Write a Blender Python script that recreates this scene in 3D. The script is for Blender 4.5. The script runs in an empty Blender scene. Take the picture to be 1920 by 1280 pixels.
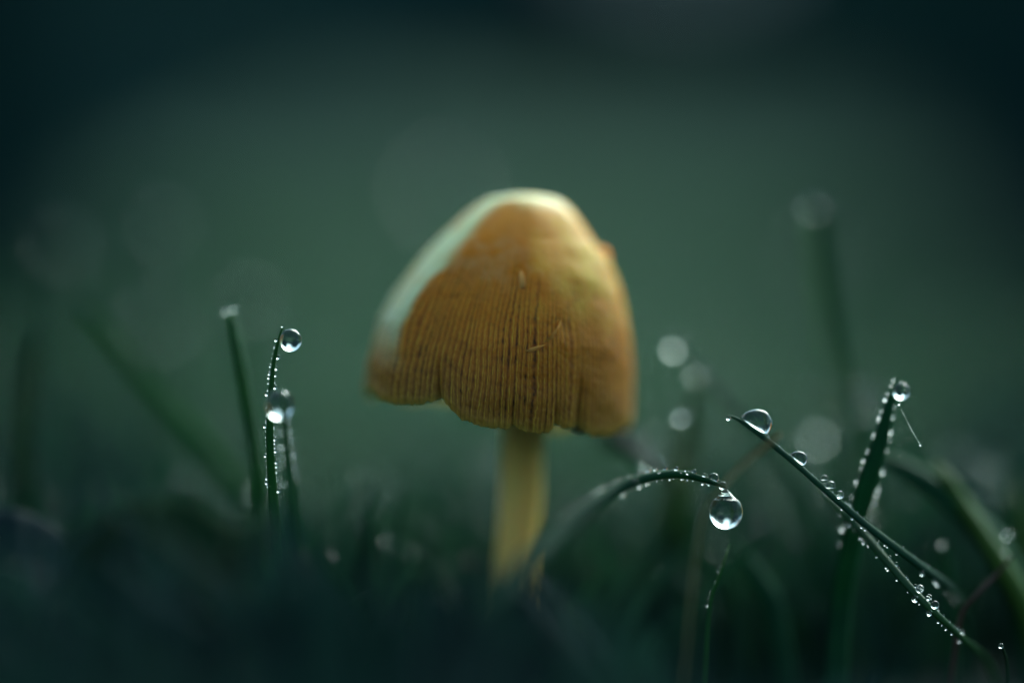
import bpy, math, random
import numpy as np
from mathutils import Vector

# One Blender unit is one centimetre: this is a macro photograph.
scene = bpy.context.scene
scene.unit_settings.system = 'METRIC'
scene.unit_settings.scale_length = 0.01
COL = scene.collection
R = math.radians

# ------------------------------------------------------------------ camera
CAM_D, CAM_Z = 28.9, 2.9          # distance to the plane of focus, height over the soil
cam_d = bpy.data.cameras.new("camera")
cam_d.lens, cam_d.sensor_width = 130.0, 36.0
FW = 36.0 / 130.0                 # width of the frame per unit of depth
cam_d.clip_start, cam_d.clip_end = 0.5, 60000.0
cam_d.dof.use_dof = True
cam_d.dof.focus_distance = CAM_D + 0.03
cam_d.dof.aperture_fstop = 0.0322
cam = bpy.data.objects.new("camera", cam_d)
COL.objects.link(cam)
cam.location = (0.0, -CAM_D, CAM_Z)
cam.rotation_euler = (R(90), 0, 0)
scene.camera = cam

# ------------------------------------------------------------------ daylight (overcast, brightest ahead of the lens)
SUN_EL, SUN_AZ = R(42), R(26)    # azimuth measured from +Y towards +X
world = bpy.data.worlds.new("World")
scene.world = world
world.use_nodes = True
wn, wl = world.node_tree.nodes, world.node_tree.links
wn.clear()
sky = wn.new("ShaderNodeTexSky")
sky.sky_type = 'NISHITA'
sky.sun_disc = False
sky.sun_elevation = SUN_EL
sky.sun_rotation = SUN_AZ
sky.air_density, sky.dust_density, sky.ozone_density = 1.0, 6.0, 1.0
hs = wn.new("ShaderNodeHueSaturation")
hs.inputs['Saturation'].default_value = 0.5
tint = wn.new("ShaderNodeMix")
tint.data_type, tint.blend_type = 'RGBA', 'MULTIPLY'
tint.inputs['Factor'].default_value = 1.0
tint.inputs['B'].default_value = (0.64, 1.0, 1.10, 1)
bg = wn.new("ShaderNodeBackground")
bg.inputs['Strength'].default_value = 0.10
wo = wn.new("ShaderNodeOutputWorld")
wl.new(sky.outputs[0], hs.inputs['Color'])
wl.new(hs.outputs[0], tint.inputs['A'])
wl.new(tint.outputs['Result'], bg.inputs['Color'])
wl.new(bg.outputs[0], wo.inputs['Surface'])

sun_d = bpy.data.lights.new("sun", 'SUN')
sun_d.energy, sun_d.angle = 1.12, R(40)
sun_d.color = (1.0, 0.93, 0.72)
sun = bpy.data.objects.new("sun", sun_d)
COL.objects.link(sun)
sd = Vector((math.sin(SUN_AZ) * math.cos(SUN_EL), math.cos(SUN_AZ) * math.cos(SUN_EL), math.sin(SUN_EL)))
sun.rotation_euler = sd.to_track_quat('Z', 'Y').to_euler()
sun.location = (0, 0, 300)

vs = scene.view_settings
vs.view_transform, vs.look, vs.gamma, vs.use_curve_mapping = 'Standard', 'None', 1.0, False
vs.exposure = 1.08
scene.cycles.use_adaptive_sampling = False
scene.cycles.use_denoising = True
scene.cycles.max_bounces = 14
scene.cycles.transmission_bounces = 10
scene.cycles.transparent_max_bounces = 12

rng = np.random.default_rng(7)
random.seed(7)

# ------------------------------------------------------------------ helpers
def P(px, py, y):
    """A point at depth y (cm behind the plane of focus) seen at photograph pixel (px, py)."""
    s = (CAM_D + y) * FW / 1920.0
    return np.array([(px - 960) * s, y, CAM_Z - (py - 640) * s])

def px_cm(n, y=0.0):
    return n * (CAM_D + y) * FW / 1920.0

def tag(o, label=None, cat=None, group=None, kind=None):
    if label: o["label"] = label
    if cat: o["category"] = cat
    if group: o["group"] = group
    if kind: o["kind"] = kind
    return o

def mesh_from(name, verts, faces, smooth=True):
    me = bpy.data.meshes.new(name)
    verts = np.asarray(verts, dtype=np.float32)
    me.vertices.add(len(verts))
    me.vertices.foreach_set("co", verts.ravel())
    faces = np.asarray(faces, dtype=np.int32)
    n = faces.shape[1]
    me.loops.add(faces.size)
    me.loops.foreach_set("vertex_index", faces.ravel())
    me.polygons.add(len(faces))
    me.polygons.foreach_set("loop_start", np.arange(0, faces.size, n, dtype=np.int32))
    me.polygons.foreach_set("loop_total", np.full(len(faces), n, dtype=np.int32))
    me.update(calc_edges=True)
    me.polygons.foreach_set("use_smooth", np.full(len(faces), smooth, dtype=bool))
    me.validate()
    return me

def link(name, me, mat=None, parent=None):
    o = bpy.data.objects.new(name, me)
    if mat is not None and not me.materials:
        me.materials.append(mat)
    COL.objects.link(o)
    if parent is not None:
        o.parent = parent
    return o

def attr(me, name, vals):
    a = me.attributes.new(name, 'FLOAT', 'POINT')
    a.data.foreach_set("value", np.asarray(vals, dtype=np.float32).ravel())

def vnoise(u, v, nu, nv, seed, wrap=True):
    g = np.random.default_rng(seed).random((nu + 1, nv + 2)) * 2 - 1
    if wrap: g[nu] = g[0]
    a, b = (u % 1.0) * nu, np.clip(v, 0, 1) * nv
    i, j = np.floor(a).astype(int) % nu, np.floor(b).astype(int)
    fa, fb = a - np.floor(a), b - np.floor(b)
    fa, fb = fa * fa * (3 - 2 * fa), fb * fb * (3 - 2 * fb)
    return (g[i, j] * (1 - fa) + g[i + 1, j] * fa) * (1 - fb) + (g[i, j + 1] * (1 - fa) + g[i + 1, j + 1] * fa) * fb

def catmull(pts, n):
    pts = np.asarray(pts, float)
    d = np.r_[0, np.cumsum(np.linalg.norm(np.diff(pts[:, :3], axis=0), axis=1))]
    m = len(pts)
    q = np.vstack([2 * pts[0] - pts[1], pts, 2 * pts[-1] - pts[-2]])
    out = []
    for s in np.linspace(0, d[-1], n):
        k = min(max(np.searchsorted(d, s, side='right') - 1, 0), m - 2)
        t = (s - d[k]) / max(d[k + 1] - d[k], 1e-9)
        a, b, c, e = q[k], q[k + 1], q[k + 2], q[k + 3]
        out.append(0.5 * (2 * b + (c - a) * t + (2 * a - 5 * b + 4 * c - e) * t * t + (3 * b - a - 3 * c + e) * t ** 3))
    return np.array(out)

def smooth01(x, a, b):
    t = np.clip((x - a) / (b - a), 0, 1)
    return t * t * (3 - 2 * t)

# ------------------------------------------------------------------ materials
def new_mat(name):
    m = bpy.data.materials.new(name)
    m.use_nodes = True
    nt = m.node_tree
    nt.nodes.clear()
    out = nt.nodes.new("ShaderNodeOutputMaterial")
    return m, nt.nodes, nt.links, out

def ramp(n, l, src, stops):
    r = n.new("ShaderNodeValToRGB")
    while len(r.color_ramp.elements) < len(stops):
        r.color_ramp.elements.new(0.5)
    for e, (p, c) in zip(r.color_ramp.elements, stops):
        e.position, e.color = p, (*c, 1)
    l.new(src, r.inputs['Fac'])
    return r.outputs['Color']

def mixc(n, l, fac, a, b, mode='MIX'):
    m = n.new("ShaderNodeMix")
    m.data_type, m.blend_type = 'RGBA', mode
    for sock, v in (('Factor', fac), ('A', a), ('B', b)):
        if isinstance(v, (int, float)): m.inputs[sock].default_value = v
        elif isinstance(v, tuple): m.inputs[sock].default_value = (*v, 1)
        else: l.new(v, m.inputs[sock])
    return m.outputs['Result']

def noise(n, l, scale, detail=3, vec=None, kind='Object', dist=0.0):
    t = n.new("ShaderNodeTexNoise")
    t.inputs['Scale'].default_value = scale
    t.inputs['Detail'].default_value = detail
    t.inputs['Distortion'].default_value = dist
    if vec is None:
        c = n.new("ShaderNodeTexCoord")
        vec = c.outputs[kind]
    l.new(vec, t.inputs['Vector'])
    return t.outputs['Fac']

def maprange(n, l, src, a, b, c=0.0, d=1.0):
    m = n.new("ShaderNodeMapRange")
    m.interpolation_type = 'SMOOTHSTEP'
    for k, v in ((1, a), (2, b), (3, c), (4, d)): m.inputs[k].default_value = v
    l.new(src, m.inputs[0])
    return m.outputs[0]

def math_node(n, l, op, a, b=None):
    m = n.new("ShaderNodeMath")
    m.operation = op
    for k, v in enumerate((a, b)):
        if v is None: continue
        if isinstance(v, (int, float)): m.inputs[k].default_value = v
        else: l.new(v, m.inputs[k])
    return m.outputs[0]

def leaf_mat(name, lo, hi, rough=0.42, trans=0.35, island=False, scale=3.0, gain=1.6, spec=0.5, tip=None):
    m, n, l, out = new_mat(name)
    f = noise(n, l, scale, 4)
    if island:
        g = n.new("ShaderNodeNewGeometry")
        f = math_node(n, l, 'ADD', math_node(n, l, 'MULTIPLY', f, 0.5), math_node(n, l, 'MULTIPLY', g.outputs['Random Per Island'], 0.6))
        f = math_node(n, l, 'SUBTRACT', f, 0.05)
    c = ramp(n, l, f, [(0.25, lo), (0.75, hi)])
    p = n.new("ShaderNodeBsdfPrincipled")
    l.new(c, p.inputs['Base Color'])
    p.inputs['Roughness'].default_value = rough
    p.inputs['Specular IOR Level'].default_value = spec
    t = n.new("ShaderNodeBsdfTranslucent")
    l.new(mixc(n, l, 1.0, c, (gain * 1.0, gain * 1.05, gain * 0.5), 'MULTIPLY'), t.inputs['Color'])
    mx = n.new("ShaderNodeMixShader")
    mx.inputs[0].default_value = trans
    l.new(p.outputs[0], mx.inputs[1])
    l.new(t.outputs[0], mx.inputs[2])
    # fine lengthwise grain
    b = n.new("ShaderNodeBump")
    b.inputs['Strength'].default_value = 0.25
    b.inputs['Distance'].default_value = 0.01
    l.new(noise(n, l, scale * 14, 2), b.inputs['Height'])
    l.new(b.outputs[0], p.inputs['Normal'])
    l.new(mx.outputs[0], out.inputs['Surface'])
    return m

M = {}
M['blade'] = leaf_mat("green_blade", (0.022, 0.090, 0.040), (0.044, 0.145, 0.056), trans=0.55, scale=2.0, spec=0.35)
M['blade_blue'] = leaf_mat("blue_green_blade", (0.012, 0.066, 0.042), (0.024, 0.104, 0.058), trans=0.5, scale=2.0, rough=0.6, spec=0.12)
M['blade_yellow'] = leaf_mat("yellow_green_blade", (0.030, 0.085, 0.014), (0.055, 0.115, 0.018), trans=0.2, spec=0.08, scale=2.0)
M['straw'] = leaf_mat("dry_straw", (0.17, 0.15, 0.08), (0.26, 0.22, 0.12), trans=0.3, scale=4.0)
M['redstem'] = leaf_mat("reddish_dry_stem", (0.06, 0.022, 0.018), (0.10, 0.04, 0.03), trans=0.1, scale=4.0)
M['leaf_dark'] = leaf_mat("dark_broad_leaf", (0.010, 0.036, 0.016), (0.020, 0.056, 0.022), rough=0.7, trans=0.2, scale=1.2, spec=0.06)
M['leaf_blue'] = leaf_mat("blue_green_broad_leaf", (0.005, 0.016, 0.022), (0.011, 0.028, 0.034), rough=0.7, trans=0.08, spec=0.06, scale=1.2)
M['leaf_brown'] = leaf_mat("dark_brown_leaf", (0.006, 0.012, 0.012), (0.013, 0.020, 0.017), rough=0.85, trans=0.08, scale=1.2, spec=0.12)
M['grass'] = leaf_mat("meadow_grass", (0.006, 0.028, 0.028), (0.018, 0.064, 0.048), trans=0.25, island=True, scale=0.6, rough=0.6, spec=0.18)
M['grass_dark'] = leaf_mat("shaded_grass", (0.003, 0.013, 0.022), (0.013, 0.046, 0.056), trans=0.25, island=True, scale=0.6, rough=0.65, spec=0.12)  # darker, bluer copy of the grass with foreground shade in its colour
M['tall'] = leaf_mat("edge_darkening_grass", (0.005, 0.026, 0.036), (0.012, 0.050, 0.055), rough=0.8, trans=0.1, island=True, scale=0.05, spec=0.1)  # dark tone of the grass added to imitate edge darkening
M['grass_mid'] = leaf_mat("mid_glow_grass", (0.014, 0.060, 0.036), (0.034, 0.110, 0.056), trans=0.3, island=True, scale=0.3, rough=0.6, spec=0.18)  # lighter grass copy, part of the central glow painted in
M['grass_far'] = leaf_mat("far_glow_grass", (0.040, 0.108, 0.058), (0.076, 0.162, 0.088), trans=0.35, island=True, scale=0.1, rough=0.6, spec=0.18)  # lightest grass copy, the meadow's central glow put into its colour
M['wood'] = leaf_mat("wood_foliage", (0.015, 0.066, 0.084), (0.036, 0.108, 0.118), rough=0.8, trans=0.1, island=True, scale=0.004, spec=0.1)

def water_mat():
    m, n, l, out = new_mat("dew_water")
    g = n.new("ShaderNodeBsdfGlass")
    g.inputs['IOR'].default_value = 1.333
    g.inputs['Roughness'].default_value = 0.0
    g.inputs['Color'].default_value = (0.97, 1.0, 0.99, 1)
    l.new(g.outputs[0], out.inputs['Surface'])
    return m
M['water'] = water_mat()

def ground_mat():
    m, n, l, out = new_mat("meadow_ground")
    c = n.new("ShaderNodeTexCoord")
    s = n.new("ShaderNodeSeparateXYZ")
    l.new(c.outputs['Object'], s.inputs[0])
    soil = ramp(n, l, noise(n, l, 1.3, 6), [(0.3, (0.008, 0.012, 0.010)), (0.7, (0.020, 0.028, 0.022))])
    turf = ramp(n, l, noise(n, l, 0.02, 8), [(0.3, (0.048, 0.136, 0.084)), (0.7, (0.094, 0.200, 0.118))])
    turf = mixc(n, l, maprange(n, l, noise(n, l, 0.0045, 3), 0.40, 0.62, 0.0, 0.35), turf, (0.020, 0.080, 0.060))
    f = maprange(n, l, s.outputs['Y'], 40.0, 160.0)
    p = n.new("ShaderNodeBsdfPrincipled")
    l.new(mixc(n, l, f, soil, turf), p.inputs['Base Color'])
    p.inputs['Roughness'].default_value = 0.9
    p.inputs['Specular IOR Level'].default_value = 0.2
    b = n.new("ShaderNodeBump")
    b.inputs['Distance'].default_value = 0.15
    l.new(noise(n, l, 4.0, 6), b.inputs['Height'])
    l.new(b.outputs[0], p.inputs['Normal'])
    l.new(p.outputs[0], out.inputs['Surface'])
    return m
M['ground'] = ground_mat()

def cap_mat():
    m, n, l, out = new_mat("mushroom_cap_skin")
    def A(name):
        a = n.new("ShaderNodeAttribute")
        a.attribute_name = name
        return a.outputs['Fac']
    tt, gr, crest = A("run"), A("groove"), A("crest")
    pale = A("pale")
    n1 = noise(n, l, 2.6, 5, dist=0.6)
    n2 = noise(n, l, 9.0, 5, dist=0.4)
    n3 = noise(n, l, 4.5, 4, dist=0.8)
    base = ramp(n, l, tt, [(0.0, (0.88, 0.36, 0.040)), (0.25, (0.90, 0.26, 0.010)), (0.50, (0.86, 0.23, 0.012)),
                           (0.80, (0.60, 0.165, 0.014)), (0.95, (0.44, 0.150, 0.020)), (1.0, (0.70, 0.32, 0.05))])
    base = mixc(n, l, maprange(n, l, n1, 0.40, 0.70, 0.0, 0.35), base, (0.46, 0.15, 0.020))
    # gills showing dark through the thin skin, with lit gold crests painted between
    base = mixc(n, l, math_node(n, l, 'MULTIPLY', gr, 0.96), base, (0.050, 0.020, 0.005))
    base = mixc(n, l, math_node(n, l, 'MULTIPLY', crest, 0.9), base, (1.0, 0.46, 0.04))
    # pale worn patches of skin
    wp = math_node(n, l, 'MULTIPLY', pale, maprange(n, l, n2, 0.38, 0.66))
    base = mixc(n, l, math_node(n, l, 'MULTIPLY', wp, 0.38), base, (0.86, 0.46, 0.20))
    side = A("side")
    base = mixc(n, l, math_node(n, l, 'MULTIPLY', side, maprange(n, l, n3, 0.28, 0.56, 0.20, 0.90)), base, (1.0, 0.50, 0.06))  # warm light on right flank and apex painted into the skin colour
    sky_sheen = A('sky_sheen')
    base = mixc(n, l, math_node(n, l, 'MULTIPLY', sky_sheen, maprange(n, l, n1, 0.30, 0.65, 0.55, 1.0)), base, (0.84, 0.92, 0.46))  # sky reflection along the left band painted into the skin colour
    p = n.new("ShaderNodeBsdfPrincipled")
    l.new(base, p.inputs['Base Color'])
    p.inputs['Subsurface Weight'].default_value = 0.9
    p.inputs['Subsurface Radius'].default_value = (1.0, 0.92, 0.60)
    p.inputs['Subsurface Scale'].default_value = 0.12
    p.inputs['Roughness'].default_value = 0.50
    p.inputs['Specular IOR Level'].default_value = 0.16
    l.new(A('film'), p.inputs['Coat Weight'])
    p.inputs['Coat Roughness'].default_value = 0.3
    b = n.new("ShaderNodeBump")
    b.inputs['Strength'].default_value = 0.5
    b.inputs['Distance'].default_value = 0.012
    l.new(noise(n, l, 26.0, 4), b.inputs['Height'])
    l.new(b.outputs[0], p.inputs['Normal'])
    l.new(p.outputs[0], out.inputs['Surface'])
    return m
M['cap'] = cap_mat()

def flesh_mat(name, lo, hi, stretch=True):
    m, n, l, out = new_mat(name)
    c = n.new("ShaderNodeTexCoord")
    mp = n.new("ShaderNodeMapping")
    mp.inputs['Scale'].default_value = (9, 9, 0.6) if stretch else (6, 6, 6)
    l.new(c.outputs['Object'], mp.inputs[0])
    f = noise(n, l, 1.6, 5, vec=mp.outputs[0])
    p = n.new("ShaderNodeBsdfPrincipled")
    l.new(ramp(n, l, f, [(0.3, lo), (0.7, hi)]), p.inputs['Base Color'])
    p.inputs['Subsurface Weight'].default_value = 0.7
    p.inputs['Subsurface Radius'].default_value = (1.0, 0.92, 0.6)
    p.inputs['Subsurface Scale'].default_value = 0.20
    p.inputs['Roughness'].default_value = 0.5
    b = n.new("ShaderNodeBump")
    b.inputs['Strength'].default_value = 0.4
    b.inputs['Distance'].default_value = 0.02
    l.new(f, b.inputs['Height'])
    l.new(b.outputs[0], p.inputs['Normal'])
    l.new(p.outputs[0], out.inputs['Surface'])
    return m
M['stem'] = flesh_mat("mushroom_stem_flesh", (0.95, 0.54, 0.11), (1.0, 0.76, 0.23))
M['gill'] = flesh_mat("mushroom_gill_flesh", (0.62, 0.36, 0.10), (0.78, 0.50, 0.18))
M['flake'] = leaf_mat("torn_skin_and_glint", (0.76, 0.38, 0.07), (0.92, 0.54, 0.16), spec=0.1, rough=0.6)

# ------------------------------------------------------------------ ground, bank and wood
def terrain(x, y):
    bank = smooth01(y, 350, 3600) * 80.0
    und = 3.0 * np.sin(x * 0.004 + 1.0) * smooth01(y, 300, 1500)
    back = smooth01(-y, 400, 3000) * 80.0
    return bank + und + back + 0.06 * np.sin(x * 1.3) * np.cos(y * 0.9)

def build_ground():
    rr = np.r_[0.0, np.geomspace(1.5, 40000.0, 110)]
    na = 128
    an = np.linspace(0, 2 * np.pi, na, endpoint=False)
    v = [(0.0, 0.0, float(terrain(0.0, 0.0)))]
    for r in rr[1:]:
        x, y = r * np.cos(an), r * np.sin(an)
        v += list(zip(x, y, terrain(x, y)))
    f = []
    for j in range(na):
        f.append((0, 1 + j, 1 + (j + 1) % na, 1 + (j + 1) % na))
    me_f = []
    for i in range(len(rr) - 2):
        a, b = 1 + i * na, 1 + (i + 1) * na
        for j in range(na):
            k = (j + 1) % na
            me_f.append((a + j, b + j, b + k, a + k))
    me = bpy.data.meshes.new("ground")
    me.from_pydata([tuple(map(float, p)) for p in v], [], [t[:3] for t in f] + me_f)
    me.polygons.foreach_set("use_smooth", np.ones(len(me.polygons), bool))
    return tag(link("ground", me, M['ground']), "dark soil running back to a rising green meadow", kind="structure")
build_ground()

def build_wood():
    V, F = [], []
    def quad(c, a, b):
        k = len(V)
        V.extend([c - a - b, c + a - b, c + a + b, c - a + b])
        F.append((k, k + 1, k + 2, k + 3))
    def tree(x, y, h, r, n):
        z0 = float(terrain(x, y))
        for _ in range(n):
            t = rng.random() ** 0.8
            rad = r * (1.02 - t) ** 0.75 * math.sqrt(0.25 + 0.75 * rng.random())
            a = rng.random() * 2 * math.pi
            c = np.array([x + rad * math.cos(a), y + rad * math.sin(a), z0 + h * (0.04 + 0.96 * t) - rad * 0.18])
            s = h * 0.046 * (0.7 + rng.random()) * (1.15 - 0.6 * t)
            u = rng.normal(size=3); u /= np.linalg.norm(u)
            w = np.cross(u, rng.normal(size=3)); w /= np.linalg.norm(w)
            quad(c, u * s, w * s * 0.8)
        for k in range(4):       # trunk
            a0 = k * math.pi / 2
            d = np.array([math.cos(a0), math.sin(a0), 0]) * r * 0.07
            e = np.array([-math.sin(a0), math.cos(a0), 0]) * r * 0.07
            quad(np.array([x, y, z0 + h * 0.42]) + d, e, np.array([0, 0, h * 0.42]))
    # wood along the top of the bank
    for _ in range(320):
        ang = R(rng.uniform(-48, 48))
        d = rng.uniform(3300, 4600)
        tree(d * math.sin(ang), d * math.cos(ang), rng.uniform(470, 680), rng.uniform(180, 260), 330)
    # trees added on both sides of the meadow to darken the view's edges
    for sgn in (-1, 1):
        for _ in range(34):
            d = rng.uniform(1100, 3200)
            ang = R(sgn * rng.uniform(4.5 if sgn < 0 else 6.1, 30))
            tree(d * math.sin(ang), d * math.cos(ang), rng.uniform(300, 620), rng.uniform(80, 140), 330)
    # unseen trees added behind the camera to hold back sky light from there
    for _ in range(90):
        ang = R(rng.uniform(55, 305))
        d = rng.uniform(2000, 3800)
        tree(d * math.sin(ang), d * math.cos(ang), rng.uniform(320, 520), rng.uniform(130, 200), 200)
    o = link("wood", mesh_from("wood", V, F, False), M['wood'])
    return tag(o, "dark blurred wood beyond the meadow, with darkening trees added at both sides and behind the camera", kind="stuff")
build_wood()

# ------------------------------------------------------------------ the mushroom
CAP_Y = 1.08                         # depth of the cap's axis
def build_mushroom():
    root = bpy.data.objects.new("mushroom", None)
    root.location = tuple(P(957, 1325, 1.2))
    root.empty_display_size = 0.3
    COL.objects.link(root)
    tag(root, "small bell shaped mushroom with ochre ribbed cap on pale stem", "mushroom")
    base = np.array(root.location)

    # outline of the bell, read row by row (photograph pixels)
    rows = np.array([365, 368, 372, 380, 390, 400, 425, 450, 475, 500, 525, 550, 575, 600, 650, 700, 750, 800, 830.])
    left = np.array([985, 945, 918, 902, 888, 874, 846, 820, 798, 778, 757, 739, 725, 713, 699, 690, 684, 682, 681.])
    right = np.array([985, 1020, 1040, 1057, 1068, 1077, 1096, 1112, 1131, 1147, 1158, 1167, 1173, 1178, 1184, 1187, 1188, 1186, 1184.])
    front = np.array([0.80, 0.78, 0.76, 0.73, 0.69, 0.65, 0.55, 0.46, 0.39, 0.33, 0.28, 0.23, 0.19, 0.15, 0.08, 0.03, -0.01, -0.03, -0.03])
    SL = 0.24                         # the pressed front face looks a little to the left
    s0 = (CAM_D + CAP_Y) * FW / 1920.0

    def section(py, ph):
        cx = np.interp(py, rows, (left + right) / 2)
        hw = np.sqrt(np.interp(py, rows, ((right - left) / 2) ** 2)) * s0
        hd = hw * 0.97
        yf = np.interp(py, rows, front)
        e = 2.25 + 0.55 * smooth01(py, 480, 640) * smooth01(-ph, 0.0, 0.5) - 0.40 * smooth01(ph, -0.1, 0.7)
        re = (np.abs(np.sin(ph) / np.maximum(hw, 1e-6)) ** e + np.abs(np.cos(ph) / np.maximum(hd, 1e-6)) ** e) ** (-1 / e)
        den = np.cos(ph) - SL * np.sin(ph)
        rp = np.where(den > 0.05, (CAP_Y - yf) / np.maximum(den, 0.05), 1e3)
        k = 0.045 + 0.10 * smooth01(ph, 0.2, 0.9)
        h = np.clip(0.5 + 0.5 * (rp - re) / k, 0, 1)
        r = rp * (1 - h) + re * h - k * h * (1 - h)
        r = np.maximum(np.minimum(r, re), 0.0)
        section.bell = h
        return (cx - 960) * s0, r

    NP, NT, NR = 1280, 230, 138
    u = np.arange(NP) / NP
    ph = (u - 0.5) * 2 * np.pi        # 0 faces the camera
    # lower edge: lobes and notches
    ex = np.array([660, 690, 705, 740, 780, 806, 814, 820, 826, 838, 868, 915, 948, 957, 962, 968, 980, 1010, 1030, 1039, 1044, 1050, 1062, 1080, 1087, 1094, 1115, 1150, 1175, 1190.])
    ey = np.array([742, 745, 748, 754, 755, 749, 744, 739, 744, 757, 783, 796, 799, 796, 791, 795, 801, 807, 805, 797, 790, 794, 799, 797, 788, 800, 813, 812, 800, 792.])
    c0, r0 = section(np.full(NP, 770.0), ph)
    yy = CAP_Y - r0 * np.cos(ph)
    pxm = 960 + (c0 + r0 * np.sin(ph)) * 1920 / FW / (CAM_D + yy)
    mar_front = np.interp(pxm, ex, ey)
    mar_back = np.where(ph < 0, 742, 795) + 7 * np.sin(ph * 7 + 1) + 4 * np.sin(ph * 15)
    wf = smooth01(np.cos(ph), -0.25, 0.0)
    mar = mar_front * wf + mar_back * (1 - wf)
    mar += 1.6 * vnoise(u, u * 0, 150, 1, 3) + 1.5 * vnoise(u, u * 0, 420, 1, 4) + 1.0 * vnoise(u, u * 0, 620, 1, 5)
    # the corner at the left end of the front face is rounded off
    mar = mar - 16 * np.exp(-((pxm - 690) / 15) ** 2) * wf * (ph < 0)

    t = np.linspace(0, 1, NT)
    tt, uu = np.meshgrid(t, u, indexing='ij')
    pp = np.broadcast_to(ph, tt.shape)
    py = 365.0 + (mar[None, :] - 365.0) * tt ** 1.45
    run = tt ** 1.45
    cx, r = section(py, pp)
    bell = section.bell
    # creases that run up from the notches
    pxg = 960 + (cx + r * np.sin(pp)) * 1920 / FW / (CAM_D + CAP_Y - r * np.cos(pp))
    facing = smooth01(np.cos(pp), 0.0, 0.3)
    for nx, wd, dp, up in ((820, 5, 0.05, 0.72), (962, 4, 0.022, 0.86), (1044, 4, 0.03, 0.86), (1088, 6, 0.045, 0.75)):
        r = r - dp * np.exp(-np.abs((pxg - nx) / wd) ** 1.3) * smooth01(run, up, 1.0) * facing
    # lobes bulge between the notches
    r = r + 0.014 * np.sin((pxg - 820) / 140.0 * np.pi) ** 2 * smooth01(run, 0.75, 1.0) * facing * (pxg > 820) * (pxg < 960)
    # the edge turns in a little
    r = r - 0.010 * smooth01(run, 0.97, 1.0)
    # ribs
    lines = uu * NR + 0.55 * vnoise(uu, run * 0, 60, 1, 10) + 0.34 * vnoise(uu, run, 40, 5, 11) + 0.07 * vnoise(uu, run, 220, 26, 12) + 0.06 * vnoise(uu, run, 260, 90, 13)
    idx = np.floor(lines).astype(int) % NR
    fr = lines - np.floor(lines)
    rs = np.random.default_rng(5)
    start = rs.uniform(0.15, 0.40, NR + 1)
    depth = rs.uniform(0.45, 0.95, NR + 1)
    half = rs.uniform(-0.12, 0.12, NR + 1)
    fade = smooth01(run, start[idx] - 0.02, start[idx] + 0.20)
    groove = np.exp(-((fr - 0.5 - half[idx]) / (0.155 + 0.06 * vnoise(uu, run, 200, 30, 23))) ** 2) * depth[idx] * (0.78 + 0.42 * vnoise(uu, run, 300, 70, 24))
    groove = np.clip(groove + 0.22 * smooth01(vnoise(uu, run, 60, 44, 25), 0.35, 0.8), 0, 1)
    spots = 0.55 + 0.45 * vnoise(uu, run, 400, 60, 21)
    crest = np.exp(-((fr - 0.84) / 0.065) ** 2) * np.clip(spots * 1.25, 0, 1) + 0.55 * np.exp(-((fr - 0.16) / 0.07) ** 2) * np.clip(0.4 + 0.9 * vnoise(uu, run, 380, 46, 22), 0, 1)
    lowfade = 1 - 0.55 * smooth01(run, 0.93, 1.0)
    lump = vnoise(uu, run, 300, 90, 31)
    relief = fade * lowfade * (-0.0022 * groove + 0.0018 * crest) + 0.0018 * lump * (0.3 + fade)
    relief = relief + 0.007 * vnoise(uu, run, 26, 14, 41) + 0.011 * vnoise(uu, run, 10, 6, 42) * smooth01(run, 0.05, 0.3)
    r = np.maximum(r + relief * smooth01(run, 0.0, 0.1), 0)
    x = cx + r * np.sin(pp)
    y = CAP_Y - r * np.cos(pp)
    z = CAM_Z - (py - 640) * s0
    # inner wall of the shell
    th = 0.06 * (1 - 0.82 * smooth01(run, 0.1, 1.0))
    ri = np.maximum(r - th, 0.0) * np.where(run < 0.1, run / 0.1, 1.0)
    zi = z - th * (1 - smooth01(run, 0.05, 0.45)) * 1.6
    zi[-1] = z[-1]
    outer = np.stack([x, y, z], -1).reshape(-1, 3)
    inner = np.stack([cx + ri * np.sin(pp), CAP_Y - ri * np.cos(pp), zi], -1).reshape(-1, 3)
    V = np.vstack([outer, inner]) - base
    i = np.arange(NT - 1)[:, None]
    j = np.arange(NP)[None, :]
    k = (j + 1) % NP
    q = np.stack([i * NP + j + 0 * k, (i + 1) * NP + j + 0 * k, (i + 1) * NP + k + 0 * i, i * NP + k + 0 * i], -1).reshape(-1, 4)
    off = NT * NP
    qi = q[:, ::-1] + off
    e0 = (NT - 1) * NP
    jj = np.arange(NP); kk = (jj + 1) % NP
    qe = np.stack([e0 + jj, off + e0 + jj, off + e0 + kk, e0 + kk], -1)
    me = mesh_from("cap", V, np.vstack([q, qi, qe]))
    two = lambda a: np.concatenate([a.ravel(), a.ravel()])
    attr(me, "run", two(run))
    attr(me, "groove", np.concatenate([(groove * fade * lowfade).ravel(), np.full(off, 0.5)]))
    attr(me, "crest", np.concatenate([(np.clip(crest, 0, 1) * fade * lowfade).ravel(), np.zeros(off)]))
    pale = np.exp(-((run - 0.27) / 0.10) ** 2) * smooth01(-pp, -0.5, 0.3) + 0.5 * np.exp(-((run - 0.34) / 0.08) ** 2)
    attr(me, "pale", two(np.clip(pale, 0, 1)))
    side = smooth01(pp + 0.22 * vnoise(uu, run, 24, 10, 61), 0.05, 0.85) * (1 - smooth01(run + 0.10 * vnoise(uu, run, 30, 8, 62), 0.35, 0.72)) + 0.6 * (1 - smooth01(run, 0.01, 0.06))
    attr(me, "side", two(np.clip(side, 0, 1)))
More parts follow.
